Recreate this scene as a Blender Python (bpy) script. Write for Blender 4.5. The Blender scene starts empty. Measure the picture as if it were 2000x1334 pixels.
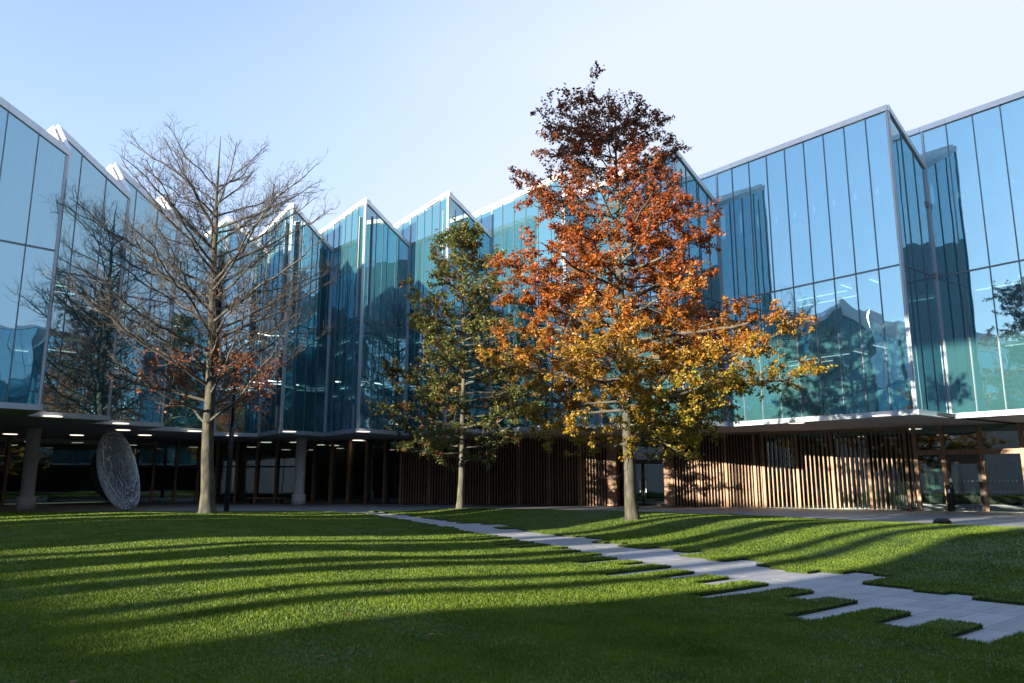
import bpy, bmesh, math, random
import numpy as np
from mathutils import Vector, Matrix
R = math.radians

# ------------------------------------------------------------------ camera, sky, sun, exposure
scene = bpy.context.scene
C = scene.collection
cam_d = bpy.data.cameras.new('camera'); cam = bpy.data.objects.new('camera', cam_d); C.objects.link(cam)
cam_d.sensor_width = 36.0; cam_d.lens = 36.0 * 1489 / 2000; cam_d.clip_start = 0.1; cam_d.clip_end = 3000
cam.location = (0, 0, 1.6); cam.rotation_euler = (R(90 + 10.46), 0, 0)
scene.camera = cam

SUN_HEAD = R(50)                      # the light travels 50 degrees to the right of straight ahead
SUN_TAN = 0.20
SUN_EL = math.atan(SUN_TAN)
VEIL = (math.sin(R(55)), math.cos(R(55)), 0.12)
US = Vector((math.sin(SUN_HEAD), math.cos(SUN_HEAD), 0)); VS = Vector((-math.cos(SUN_HEAD), math.sin(SUN_HEAD), 0))

w = bpy.data.worlds.new('World'); scene.world = w; w.use_nodes = True
nt = w.node_tree; nt.nodes.clear()
sky = nt.nodes.new('ShaderNodeTexSky'); sky.sky_type = 'NISHITA'; sky.sun_disc = False
sky.sun_elevation = SUN_EL
sky.sun_rotation = SUN_HEAD + math.pi    # rotation 0 is +Y, turning towards +X
sky.air_density = 1.0; sky.dust_density = 0.5; sky.ozone_density = 3.2; sky.altitude = 0
bg = nt.nodes.new('ShaderNodeBackground'); bg.inputs['Strength'].default_value = 0.15
wo = nt.nodes.new('ShaderNodeOutputWorld')
# thin high veil: denser towards the horizon, in slow soft drifts over the whole sky
tcw = nt.nodes.new('ShaderNodeTexCoord'); sx = nt.nodes.new('ShaderNodeSeparateXYZ'); nt.links.new(tcw.outputs['Generated'], sx.inputs[0])
el_ = nt.nodes.new('ShaderNodeMapRange'); el_.interpolation_type = 'SMOOTHSTEP'
for k_, v_ in zip((1, 2, 3, 4), (1.0, 0.05, 0.0, 0.66)): el_.inputs[k_].default_value = v_
nt.links.new(sx.outputs['Z'], el_.inputs[0])
dv = nt.nodes.new('ShaderNodeVectorMath'); dv.operation = 'DOT_PRODUCT'; dv.inputs[1].default_value = VEIL
nt.links.new(tcw.outputs['Generated'], dv.inputs[0])
nr = nt.nodes.new('ShaderNodeMapRange'); nr.interpolation_type = 'SMOOTHSTEP'
for k_, v_ in zip((1, 2, 3, 4), (0.10, 1.0, 0.0, 0.95)): nr.inputs[k_].default_value = v_
nz = nt.nodes.new('ShaderNodeTexNoise'); nz.inputs['Scale'].default_value = 2.2; nz.inputs['Detail'].default_value = 4; nz.inputs['Roughness'].default_value = 0.45
mpw = nt.nodes.new('ShaderNodeMapping'); mpw.inputs['Scale'].default_value = (1, 1, 2.5); nt.links.new(tcw.outputs['Generated'], mpw.inputs['Vector']); nt.links.new(mpw.outputs[0], nz.inputs['Vector'])
nd = nt.nodes.new('ShaderNodeMath'); nd.operation = 'MULTIPLY_ADD'; nd.inputs[1].default_value = 0.24; nd.inputs[2].default_value = -0.12
nt.links.new(nz.outputs['Fac'], nd.inputs[0])
sm = nt.nodes.new('ShaderNodeMath'); sm.operation = 'ADD'; nt.links.new(dv.outputs['Value'], sm.inputs[0]); nt.links.new(nd.outputs[0], sm.inputs[1])
nt.links.new(sm.outputs[0], nr.inputs[0])
mxv = nt.nodes.new('ShaderNodeMath'); mxv.operation = 'ADD'; mxv.use_clamp = True
nt.links.new(el_.outputs[0], mxv.inputs[0]); nt.links.new(nr.outputs[0], mxv.inputs[1])
mxc = nt.nodes.new('ShaderNodeMix'); mxc.data_type = 'RGBA'; mxc.inputs[7].default_value = (1.72, 1.95, 2.45, 1)
nt.links.new(mxv.outputs[0], mxc.inputs[0]); nt.links.new(sky.outputs[0], mxc.inputs[6])
nt.links.new(mxc.outputs[2], bg.inputs[0]); nt.links.new(bg.outputs[0], wo.inputs[0])

sd = bpy.data.lights.new('sun', 'SUN'); sd.energy = 5.0; sd.angle = R(0.45); sd.color = (1.0, 0.9, 0.74)
sun = bpy.data.objects.new('sun', sd); C.objects.link(sun)
ldir = Vector((US.x * math.cos(SUN_EL), US.y * math.cos(SUN_EL), -math.sin(SUN_EL)))
sun.rotation_euler = ldir.to_track_quat('-Z', 'Y').to_euler(); sun.location = (-40, -40, 40)

vs = scene.view_settings
vs.view_transform = 'Standard'; vs.look = 'None'; vs.gamma = 1; vs.use_curve_mapping = False; vs.exposure = 1.68
cy = scene.cycles
scene.render.engine = 'CYCLES'
cy.use_denoising = True
cy.max_bounces = 10; cy.glossy_bounces = 5; cy.transparent_max_bounces = 24; cy.diffuse_bounces = 3; cy.transmission_bounces = 6
cy.caustics_reflective = False; cy.caustics_refractive = False
cy.sample_clamp_indirect = 6

# ------------------------------------------------------------------ materials
def mat(name, col, rough=0.7, metal=0.0, var=0.0, scale=3.0, bump=0.0, bscale=20.0, emit=None, estr=0.0, spec=0.5, coord='Object', stretch=(1, 1, 1)):
    m = bpy.data.materials.new(name); m.use_nodes = True; n = m.node_tree
    b = n.nodes['Principled BSDF']
    b.inputs['Base Color'].default_value = (*col, 1); b.inputs['Roughness'].default_value = rough; b.inputs['Metallic'].default_value = metal
    b.inputs['Specular IOR Level'].default_value = spec
    tc = n.nodes.new('ShaderNodeTexCoord'); mp = n.nodes.new('ShaderNodeMapping'); mp.inputs['Scale'].default_value = stretch
    n.links.new(tc.outputs[coord], mp.inputs['Vector'])
    if var > 0:
        t = n.nodes.new('ShaderNodeTexNoise'); t.inputs['Scale'].default_value = scale; t.inputs['Detail'].default_value = 6
        n.links.new(mp.outputs[0], t.inputs['Vector'])
        oi = n.nodes.new('ShaderNodeObjectInfo')
        r = n.nodes.new('ShaderNodeValToRGB')
        r.color_ramp.elements[0].position = 0.3; r.color_ramp.elements[1].position = 0.72
        r.color_ramp.elements[0].color = (*[c * (1 - var) for c in col], 1)
        r.color_ramp.elements[1].color = (*[min(1, c * (1 + var)) for c in col], 1)
        ad = n.nodes.new('ShaderNodeMath'); ad.operation = 'MULTIPLY_ADD'; ad.inputs[1].default_value = 0.3; ad.inputs[2].default_value = -0.15
        n.links.new(oi.outputs['Random'], ad.inputs[0])
        a2 = n.nodes.new('ShaderNodeMath'); a2.operation = 'ADD'
        n.links.new(t.outputs['Fac'], a2.inputs[0]); n.links.new(ad.outputs[0], a2.inputs[1])
        n.links.new(a2.outputs[0], r.inputs[0]); n.links.new(r.outputs[0], b.inputs['Base Color'])
    if bump > 0:
        t2 = n.nodes.new('ShaderNodeTexNoise'); t2.inputs['Scale'].default_value = bscale; t2.inputs['Detail'].default_value = 5
        n.links.new(mp.outputs[0], t2.inputs['Vector'])
        bp = n.nodes.new('ShaderNodeBump'); bp.inputs['Strength'].default_value = bump; bp.inputs['Distance'].default_value = 0.02
        n.links.new(t2.outputs['Fac'], bp.inputs['Height']); n.links.new(bp.outputs[0], b.inputs['Normal'])
    if emit:
        b.inputs['Emission Color'].default_value = (*emit, 1); b.inputs['Emission Strength'].default_value = estr
    return m

def glass_mat(name, tint, refl_tint, base_refl, wave=0.5, body=0.0):
    m = bpy.data.materials.new(name); m.use_nodes = True; n = m.node_tree; n.nodes.clear()
    out = n.nodes.new('ShaderNodeOutputMaterial'); mix = n.nodes.new('ShaderNodeMixShader')
    tr = n.nodes.new('ShaderNodeBsdfTransparent'); tr.inputs[0].default_value = (*tint, 1)
    gl = n.nodes.new('ShaderNodeBsdfGlossy'); gl.inputs['Color'].default_value = (*refl_tint, 1); gl.inputs['Roughness'].default_value = 0.0
    fr = n.nodes.new('ShaderNodeFresnel'); fr.inputs[0].default_value = 1.5
    ma = n.nodes.new('ShaderNodeMath'); ma.operation = 'MULTIPLY_ADD'; ma.inputs[1].default_value = 1 - base_refl; ma.inputs[2].default_value = base_refl; ma.use_clamp = True
    n.links.new(fr.outputs[0], ma.inputs[0]); n.links.new(ma.outputs[0], mix.inputs[0])
    df = n.nodes.new('ShaderNodeBsdfDiffuse'); df.inputs[0].default_value = (0.10, 0.30, 0.33, 1); m0 = n.nodes.new('ShaderNodeMixShader'); m0.inputs[0].default_value = body
    n.links.new(tr.outputs[0], m0.inputs[1]); n.links.new(df.outputs[0], m0.inputs[2])
    n.links.new(m0.outputs[0], mix.inputs[1]); n.links.new(gl.outputs[0], mix.inputs[2]); n.links.new(mix.outputs[0], out.inputs[0])
    # roller-wave and pillow distortion of tempered panes: slow relief, different in every pane
    tc = n.nodes.new('ShaderNodeTexCoord'); oi = n.nodes.new('ShaderNodeObjectInfo')
    vm = n.nodes.new('ShaderNodeVectorMath'); vm.operation = 'ADD'
    cx = n.nodes.new('ShaderNodeCombineXYZ')
    mu = n.nodes.new('ShaderNodeMath'); mu.operation = 'MULTIPLY'; mu.inputs[1].default_value = 40
    n.links.new(oi.outputs['Random'], mu.inputs[0]); n.links.new(mu.outputs[0], cx.inputs[2])
    n.links.new(tc.outputs['Object'], vm.inputs[0]); n.links.new(cx.outputs[0], vm.inputs[1])
    t = n.nodes.new('ShaderNodeTexNoise'); t.inputs['Scale'].default_value = 0.55; t.inputs['Detail'].default_value = 1.0
    n.links.new(vm.outputs[0], t.inputs['Vector'])
    bp = n.nodes.new('ShaderNodeBump'); bp.inputs['Strength'].default_value = wave; bp.inputs['Distance'].default_value = 0.05
    n.links.new(t.outputs['Fac'], bp.inputs['Height'])
    n.links.new(bp.outputs[0], gl.inputs['Normal'])
    return m

def leaf_mat(name, transl=0.35):
    m = bpy.data.materials.new(name); m.use_nodes = True; n = m.node_tree; n.nodes.clear()
    out = n.nodes.new('ShaderNodeOutputMaterial'); mix = n.nodes.new('ShaderNodeMixShader'); mix.inputs[0].default_value = transl
    at = n.nodes.new('ShaderNodeAttribute'); at.attribute_name = 'leafcol'
    p = n.nodes.new('ShaderNodeBsdfPrincipled'); p.inputs['Roughness'].default_value = 0.42; p.inputs['Specular IOR Level'].default_value = 0.4
    t = n.nodes.new('ShaderNodeBsdfTranslucent')
    n.links.new(at.outputs['Color'], p.inputs['Base Color']); n.links.new(at.outputs['Color'], t.inputs['Color'])
    n.links.new(p.outputs[0], mix.inputs[1]); n.links.new(t.outputs[0], mix.inputs[2]); n.links.new(mix.outputs[0], out.inputs[0])
    return m

def grass_mat(name, dark, light, dry):
    m = bpy.data.materials.new(name); m.use_nodes = True; n = m.node_tree; n.nodes.clear()
    out = n.nodes.new('ShaderNodeOutputMaterial'); mix = n.nodes.new('ShaderNodeMixShader'); mix.inputs[0].default_value = 0.35
    g = n.nodes.new('ShaderNodeNewGeometry')
    t1 = n.nodes.new('ShaderNodeTexNoise'); t1.inputs['Scale'].default_value = 1.1; t1.inputs['Detail'].default_value = 9; t1.inputs['Roughness'].default_value = 0.72
    t2 = n.nodes.new('ShaderNodeTexNoise'); t2.inputs['Scale'].default_value = 55; t2.inputs['Detail'].default_value = 2
    n.links.new(g.outputs['Position'], t1.inputs['Vector']); n.links.new(g.outputs['Position'], t2.inputs['Vector'])
    a = n.nodes.new('ShaderNodeMath'); a.operation = 'MULTIPLY_ADD'; a.inputs[1].default_value = 0.58
    n.links.new(t1.outputs['Fac'], a.inputs[0])
    h = n.nodes.new('ShaderNodeMath'); h.operation = 'MULTIPLY'; h.inputs[1].default_value = 0.42
    n.links.new(t2.outputs['Fac'], h.inputs[0]); n.links.new(h.outputs[0], a.inputs[2])
    r = n.nodes.new('ShaderNodeValToRGB')
    r.color_ramp.elements[0].position = 0.38; r.color_ramp.elements[0].color = (*dark, 1)
    r.color_ramp.elements[1].position = 0.58; r.color_ramp.elements[1].color = (*light, 1)
    e = r.color_ramp.elements.new(0.70); e.color = (*dry, 1)
    n.links.new(a.outputs[0], r.inputs[0])
    p = n.nodes.new('ShaderNodeBsdfPrincipled'); p.inputs['Roughness'].default_value = 0.5; p.inputs['Specular IOR Level'].default_value = 0.3
    t = n.nodes.new('ShaderNodeBsdfTranslucent')
    n.links.new(r.outputs[0], p.inputs['Base Color']); n.links.new(r.outputs[0], t.inputs['Color'])
    n.links.new(p.outputs[0], mix.inputs[1]); n.links.new(t.outputs[0], mix.inputs[2]); n.links.new(mix.outputs[0], out.inputs[0])
    return m

M = {}
M['glass'] = glass_mat('facade_glass', (0.66, 0.86, 0.87), (0.54, 0.80, 0.92), 0.42, 0.20, 0.34)
M['glass_low'] = glass_mat('ground_floor_glass', (0.62, 0.74, 0.70), (0.9, 0.95, 0.95), 0.10, 0.06)
M['white'] = mat('white_coated_metal', (0.87, 0.87, 0.88), 0.45, var=0.04, scale=1.5)
M['frame'] = mat('grey_anodised_frame', (0.42, 0.46, 0.50), 0.4, 0.3, var=0.06, scale=2)
M['mullion'] = mat('dark_mullion', (0.13, 0.16, 0.18), 0.4, 0.4)
M['mullion_pale'] = mat('pale_mullion', (0.40, 0.44, 0.47), 0.4, 0.3)
M['soffit'] = mat('grey_soffit_panel', (0.40, 0.40, 0.40), 0.8, var=0.05, scale=0.8)
M['slab'] = mat('interior_slab', (0.48, 0.50, 0.50), 0.8, var=0.1)
M['inwall'] = mat('interior_wall', (0.45, 0.50, 0.48), 0.8, var=0.25, scale=0.25)
M['upstand'] = mat('pale_interior_blind', (0.36, 0.46, 0.42), 0.8, var=0.12, scale=0.7)
M['blind'] = mat('grey_roller_blind', (0.46, 0.50, 0.50), 0.85, var=0.10, scale=0.6)
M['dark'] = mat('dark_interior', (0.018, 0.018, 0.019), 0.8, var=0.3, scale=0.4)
M['roof'] = mat('white_roof_membrane', (0.72, 0.72, 0.72), 0.7, var=0.06, scale=0.5)
M['concrete'] = mat('pale_concrete', (0.60, 0.59, 0.57), 0.75, var=0.14, scale=2.5, bump=0.15, bscale=30)
M['timber'] = mat('oiled_oak', (0.36, 0.22, 0.13), 0.6, var=0.35, scale=4, bump=0.15, bscale=40, stretch=(6, 6, 0.5))
M['black'] = mat('black_painted_steel', (0.012, 0.012, 0.014), 0.4, var=0.2)
M['steel'] = mat('brushed_wire_steel', (0.62, 0.66, 0.70), 0.45, 0.55, var=0.25, scale=6)
M['slabstone'] = mat('pale_granite_paving', (0.34, 0.34, 0.345), 0.75, var=0.16, scale=2.2, bump=0.12, bscale=60)
M['bed'] = mat('dark_jointing_sand', (0.10, 0.095, 0.085), 0.9, var=0.3, scale=12)
M['soil'] = mat('turf_edge_soil', (0.045, 0.060, 0.018), 0.95, var=0.4, scale=25)
M['grass'] = grass_mat('lawn_grass', (0.060, 0.11, 0.010), (0.155, 0.23, 0.020), (0.24, 0.28, 0.045))
M['turf'] = grass_mat('lawn_turf', (0.045, 0.09, 0.010), (0.10, 0.17, 0.018), (0.14, 0.18, 0.03))
M['leaf'] = leaf_mat('tree_leaf')
M['bark'] = mat('smooth_beech_bark', (0.075, 0.069, 0.048), 0.9, var=0.62, scale=5.0, bump=0.9, bscale=9, stretch=(1, 1, 0.35))
M['bark_mid'] = mat('limb_bark', (0.10, 0.09, 0.07), 0.85, var=0.35, scale=3.0, bump=0.3, bscale=10)
M['bark_dark'] = mat('dark_twig_bark', (0.075, 0.062, 0.052), 0.85, var=0.35, scale=3.0, bump=0.2, bscale=10)
M['lamp'] = mat('ceiling_lamp', (0.9, 0.88, 0.82), 0.5, emit=(1.0, 0.86, 0.70), estr=0.55)
M['strip'] = mat('office_strip_lamp', (0.9, 0.9, 0.88), 0.5, emit=(1.0, 0.95, 0.86), estr=1.3)
M['frost'] = mat('frosted_glass', (0.42, 0.56, 0.50), 0.6, var=0.05)
M['skin'] = mat('skin', (0.42, 0.25, 0.17), 0.6)
M['hair'] = mat('dark_hair', (0.014, 0.011, 0.010), 0.55)
M['coat'] = mat('white_cotton', (0.72, 0.72, 0.70), 0.85, var=0.05)
M['cloth'] = mat('dark_brown_cloth', (0.045, 0.038, 0.030), 0.9, var=0.2)
M['blocker'] = mat('pale_blocker', (0.55, 0.56, 0.57), 0.7, var=0.15)  # only on the added sun blocker

def plaza_mat():
    m = bpy.data.materials.new('plaza_paving'); m.use_nodes = True; n = m.node_tree; b = n.nodes['Principled BSDF']
    g = n.nodes.new('ShaderNodeNewGeometry'); mp = n.nodes.new('ShaderNodeMapping'); mp.inputs['Rotation'].default_value = (0, 0, R(-40))
    n.links.new(g.outputs['Position'], mp.inputs['Vector'])
    br = n.nodes.new('ShaderNodeTexBrick'); br.inputs['Scale'].default_value = 1.0; br.inputs['Brick Width'].default_value = 1.2
    br.inputs['Row Height'].default_value = 0.43; br.inputs['Mortar Size'].default_value = 0.012
    br.inputs['Color1'].default_value = (0.27, 0.27, 0.28, 1); br.inputs['Color2'].default_value = (0.36, 0.36, 0.365, 1); br.inputs['Mortar'].default_value = (0.14, 0.14, 0.14, 1)
    n.links.new(mp.outputs[0], br.inputs['Vector'])
    t = n.nodes.new('ShaderNodeTexNoise'); t.inputs['Scale'].default_value = 0.6; t.inputs['Detail'].default_value = 7
    n.links.new(g.outputs['Position'], t.inputs['Vector'])
    mx = n.nodes.new('ShaderNodeMix'); mx.data_type = 'RGBA'; mx.blend_type = 'MULTIPLY'; mx.inputs[0].default_value = 0.5
    r = n.nodes.new('ShaderNodeValToRGB'); r.color_ramp.elements[0].position = 0.35; r.color_ramp.elements[0].color = (0.55, 0.55, 0.55, 1)
    n.links.new(t.outputs['Fac'], r.inputs[0])
    n.links.new(br.outputs['Color'], mx.inputs[6]); n.links.new(r.outputs[0], mx.inputs[7]); n.links.new(mx.outputs[2], b.inputs['Base Color'])
    b.inputs['Roughness'].default_value = 0.6
    return m
M['plaza'] = plaza_mat()

# ------------------------------------------------------------------ helpers
def link(o, parent=None):
    C.objects.link(o)
    if parent is not None: o.parent = parent
    return o
def mesh_obj(name, verts, faces, m, parent=None, smooth=False):
    me = bpy.data.meshes.new(name); me.from_pydata([tuple(v) for v in verts], [], faces); me.update()
    if m is not None: me.materials.append(m)
    if smooth: me.polygons.foreach_set('use_smooth', [True] * len(me.polygons))
    return link(bpy.data.objects.new(name, me), parent)
def empty(name, loc=(0, 0, 0)):
    o = bpy.data.objects.new(name, None); o.location = loc; o.empty_display_size = 0.3
    return link(o)
def tag(o, label, cat, group=None):
    o['label'] = label; o['category'] = cat
    if group: o['group'] = group
    return o
BOXF = [(0, 3, 2, 1), (4, 5, 6, 7), (0, 1, 5, 4), (1, 2, 6, 5), (2, 3, 7, 6), (3, 0, 4, 7)]
class MB:
    def __init__(s): s.v = []; s.f = []
    def add(s, vs, fs):
        k = len(s.v); s.v += [tuple(v) for v in vs]; s.f += [tuple(i + k for i in f) for f in fs]
    def box(s, x0, x1, y0, y1, z0, z1):
        s.add([(x0, y0, z0), (x1, y0, z0), (x1, y1, z0), (x0, y1, z0), (x0, y0, z1), (x1, y0, z1), (x1, y1, z1), (x0, y1, z1)], BOXF)
    def wallbox(s, a, b, n, d0, d1, za0, zb0, za1, zb1):
        """box along a-b in plan, from d0 to d1 along n, bottom z at a / b, top z at a / b"""
        a = Vector((a[0], a[1])); b = Vector((b[0], b[1])); n = Vector((n[0], n[1]))
        q = [a + n * d1, b + n * d1, b + n * d0, a + n * d0]
        zl = [za0, zb0, zb0, za0]; zh = [za1, zb1, zb1, za1]
        s.add([(p.x, p.y, z) for p, z in zip(q, zl)] + [(p.x, p.y, z) for p, z in zip(q, zh)], BOXF)
    def prism(s, poly, z0, z1):
        k = len(poly)
        s.add([(p[0], p[1], z0) for p in poly] + [(p[0], p[1], z1) for p in poly],
              [tuple(range(k))[::-1], tuple(range(k, 2 * k))] + [(i, (i + 1) % k, k + (i + 1) % k, k + i) for i in range(k)])
    def tube(s, pts, rad, sides=8, cap=True):
        rings = []
        for i, p in enumerate(pts):
            d = (pts[min(i + 1, len(pts) - 1)] - pts[max(i - 1, 0)])
            d = d.normalized() if d.length > 1e-9 else Vector((0, 0, 1))
            a = d.cross(Vector((0, 0, 1)) if abs(d.z) < 0.9 else Vector((1, 0, 0))).normalized(); b = d.cross(a)
            k = len(s.v); rings.append(k)
            for j in range(sides):
                t = 2 * math.pi * j / sides
                s.v.append(tuple(p + (a * math.cos(t) + b * math.sin(t)) * rad[i]))
        for r0, r1 in zip(rings, rings[1:]):
            for j in range(sides):
                j2 = (j + 1) % sides
                s.f.append((r0 + j, r0 + j2, r1 + j2, r1 + j))
        if cap and sides > 3:
            s.f.append(tuple(rings[0] + j for j in range(sides))[::-1]); s.f.append(tuple(rings[-1] + j for j in range(sides)))
    def build(s, name, m, parent=None, smooth=False): return mesh_obj(name, s.v, s.f, m, parent, smooth)

def xy(u, v): return (US.x * u + VS.x * v, US.y * u + VS.y * v)
def sstep(a, b, x):
    t = np.clip((x - a) / (b - a), 0, 1); return t * t * (3 - 2 * t)

# ------------------------------------------------------------------ ground, path, lawn
g = MB(); g.add([(-900, -900, -0.004), (900, -900, -0.004), (900, 900, -0.004), (-900, 900, -0.004)], [(0, 1, 2, 3)])
ground = g.build('ground', M['plaza']); ground['kind'] = 'structure'

rng = random.Random(11)
W = 0.43
PATH = {}
rl, rr = 0.0, 0.0
for k in range(-30, 84):
    vc = (k + 0.5) * W
    if k % 2 == 0: rl = rng.uniform(-0.12, 0.15)
    else: rl = rng.choice([0.5, 1.0, 1.5, 1.9, 0.8])
    if rng.random() < 0.55: rr = rng.choice([0.0, 0.1, 0.35, 0.75, 1.15, 0.5])
    if vc > 24: rl *= 0.5
    PATH[k] = (8.55 + 0.335 * vc - 0.0015 * max(0, vc - 14) ** 2 - rl, 10.55 + 0.31 * vc - 0.001 * max(0, vc - 14) ** 2 + rr)
P2 = {}
for k in range(19, 77):
    vc = (k + 0.5) * W
    uc = np.interp(vc, [8, 12, 18, 25, 30, 33], [27.3, 29.2, 29.7, 27.8, 25.3, 23.3]) + rng.uniform(-0.35, 0.35)
    P2[k] = (uc - rng.uniform(0.3, 0.75), uc + rng.uniform(0.3, 0.75)) if rng.random() < 0.9 else None
LAWN = [(-45, 38.5), (-27, 40.6), (-8, 42.8), (0, 43.0), (8, 40.6), (12, 36.4), (15.2, 30.5), (17.6, 26.2), (22, 19), (26, 10), (26, -6), (-40, -6)]
def in_lawn(x, y):
    c = np.zeros(np.shape(x), bool); n = len(LAWN); j = n - 1
    for i in range(n):
        xi, yi = LAWN[i]; xj, yj = LAWN[j]
        c ^= ((yi > y) != (yj > y)) & (x < (xj - xi) * (y - yi) / (yj - yi + 1e-12) + xi)
        j = i
    return c
kk = np.array(sorted(PATH)); PL = np.array([PATH[k][0] for k in kk]); PR = np.array([PATH[k][1] for k in kk])
def lawn_h(u, v):
    x = US.x * u + VS.x * v; y = US.y * u + VS.y * v
    dl = (8.0 + 0.33 * v) - u; dr = u - (11.4 + 0.31 * v)
    lft = 0.22 * sstep(0, 7, dl) * sstep(43, 33, y) * (0.75 + 0.25 * np.sin(0.35 * x + 0.22 * y))
    rgt = 0.38 * sstep(0, 6, dr) * sstep(29.0, 23.0, u)
    und = 0.020 * np.sin(1.1 * x + 0.4 * y) * np.sin(0.8 * y - 0.3 * x)
    return 0.055 + lft + rgt + und * sstep(0.0, 2.0, np.maximum(dl, dr))
DU = W / 2
iu = np.arange(int(-60 / DU), int(40 / DU)); iv = np.arange(int(-8 / DU), int(50 / DU))
IU, IV = np.meshgrid(iu, iv, indexing='ij')
uc = (IU + 0.5) * DU; vcn = (IV + 0.5) * DU
X = US.x * uc + VS.x * vcn; Y = US.y * uc + VS.y * vcn
row = np.floor(vcn / W).astype(int)
pl = np.interp(row, kk, PL); pr = np.interp(row, kk, PR)
isg = in_lawn(X, Y) & ~((uc > pl) & (uc < pr)) & (Y > -4) & (np.abs(X) < 1.0 * np.maximum(Y, 0) + 9)
p2a = np.full(120, 1e9); p2b = np.full(120, -1e9)
for k, t in P2.items():
    if t: p2a[k], p2b[k] = t
rc = np.clip(row, 0, 119)
isg &= ~((uc > p2a[rc]) & (uc < p2b[rc]) & (row > 0))
gi, gj = np.nonzero(isg)
vid = {}; LV = []; LF = []; SV = []; SF = []
def lv(a, b):
    t = (a, b)
    if t not in vid:
        vid[t] = len(LV); u = a * DU; v = b * DU
        LV.append((US.x * u + VS.x * v, US.y * u + VS.y * v, float(lawn_h(u, v))))
    return vid[t]
for a, b in zip(gi.tolist(), gj.tolist()):
    A = int(iu[a]); B = int(iv[b])
    c = [lv(A, B), lv(A + 1, B), lv(A + 1, B + 1), lv(A, B + 1)]
    LF.append(tuple(c))
    for da, db, e0, e1 in ((0, -1, 0, 1), (1, 0, 1, 2), (0, 1, 2, 3), (-1, 0, 3, 0)):
        na, nb = a + da, b + db
        if not (0 <= na < isg.shape[0] and 0 <= nb < isg.shape[1]) or not isg[na, nb]:
            p, q = LV[c[e0]], LV[c[e1]]; k = len(SV)
            SV += [(p[0], p[1], -0.02), (q[0], q[1], -0.02), q, p]; SF.append((k, k + 1, k + 2, k + 3))
lawn = mesh_obj('lawn', LV, LF, M['turf'], smooth=True); lawn['kind'] = 'structure'
edge = mesh_obj('turf_edge', SV, SF, M['soil'], lawn)

# grass blades, one triangle each
npr = np.random.default_rng(5)
cx_ = X[isg]; cy_ = Y[isg]; cu = uc[isg]; cv = vcn[isg]
dist = np.hypot(cx_, cy_)
inview = (np.abs(cx_) < 0.80 * cy_ + 2.5) & (cy_ > 4.5)
dens = np.interp(dist, [5, 8, 12, 18, 26, 42], [5200, 4200, 2100, 900, 380, 150]) * inview
cnt = npr.poisson(dens * DU * DU)
ii = np.repeat(np.arange(len(cx_)), cnt); N = len(ii)
bu = cu[ii] + npr.uniform(-0.5, 0.5, N) * DU; bv = cv[ii] + npr.uniform(-0.5, 0.5, N) * DU
bx = US.x * bu + VS.x * bv; by = US.y * bu + VS.y * bv; bz = lawn_h(bu, bv) - 0.004
bd = np.hypot(bx, by)
patch = 0.5 + 0.5 * np.sin(2.1 * bx + 1.3 * np.sin(1.7 * by)) * np.sin(1.9 * by + 0.7 * bx)
bh = npr.uniform(0.016, 0.040, N) * (0.65 + 0.6 * patch); bw = 0.0030 + 0.00042 * bd
th = npr.uniform(0, 2 * np.pi, N); ln = npr.uniform(0.0, 0.75, N) * bh; la = npr.uniform(0, 2 * np.pi, N)
bv3 = np.empty((N, 3, 3), np.float32)
bv3[:, 0] = np.stack([bx - np.cos(th) * bw, by - np.sin(th) * bw, bz], 1)
bv3[:, 1] = np.stack([bx + np.cos(th) * bw, by + np.sin(th) * bw, bz], 1)
bv3[:, 2] = np.stack([bx + np.cos(la) * ln, by + np.sin(la) * ln, bz + bh], 1)
ev = np.array(SV, np.float64).reshape(-1, 4, 3); e0 = ev[:, 0]; e1 = ev[:, 1]; ed = np.hypot((e0[:, 0]), (e0[:, 1]))
en = np.stack([(e1 - e0)[:, 1], -(e1 - e0)[:, 0]], 1); en /= np.linalg.norm(en, axis=1)[:, None]
ec = npr.poisson(np.interp(ed, [5, 10, 20, 40], [110, 80, 30, 6]) * (np.abs(e0[:, 0]) < 0.8 * e0[:, 1] + 2) * (e0[:, 1] > 4))
ei = np.repeat(np.arange(len(e0)), ec); ne_ = len(ei); tt = npr.random(ne_)[:, None]
ep = e0[ei] * (1 - tt) + e1[ei] * tt; top = ev[ei, 3, 2] * (1 - tt[:, 0]) + ev[ei, 2, 2] * tt[:, 0]
ep[:, 2] = top - npr.uniform(0.0, 0.035, ne_); eo = en[ei] * npr.uniform(0.005, 0.04, ne_)[:, None]
ew = (0.0032 + 0.00042 * ed[ei])[:, None] * (e1 - e0)[ei] / np.linalg.norm((e1 - e0)[ei], axis=1)[:, None]
etip = ep + np.concatenate([eo, npr.uniform(-0.012, 0.034, ne_)[:, None]], 1) + ew * npr.uniform(-3, 3, ne_)[:, None]
bv3 = np.concatenate([bv3, np.stack([ep - ew, ep + ew, etip], 1).astype(np.float32)], 0)
def tri_mesh(name, arr, m, parent=None):
    n = arr.shape[0]; k = arr.shape[1]
    me = bpy.data.meshes.new(name); me.vertices.add(n * k); me.loops.add(n * k); me.polygons.add(n)
    me.vertices.foreach_set('co', np.ascontiguousarray(arr.reshape(-1), np.float32))
    me.loops.foreach_set('vertex_index', np.arange(n * k, dtype=np.int32))
    me.polygons.foreach_set('loop_start', np.arange(0, n * k, k, dtype=np.int32))
    me.polygons.foreach_set('loop_total', np.full(n, k, np.int32))
    me.update(calc_edges=True); me.materials.append(m)
    return link(bpy.data.objects.new(name, me), parent)
gr = tri_mesh('grass', bv3, M['grass']); gr['kind'] = 'stuff'; tag(gr, 'short mown green lawn grass on both sides of the stone path', 'grass')

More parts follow.
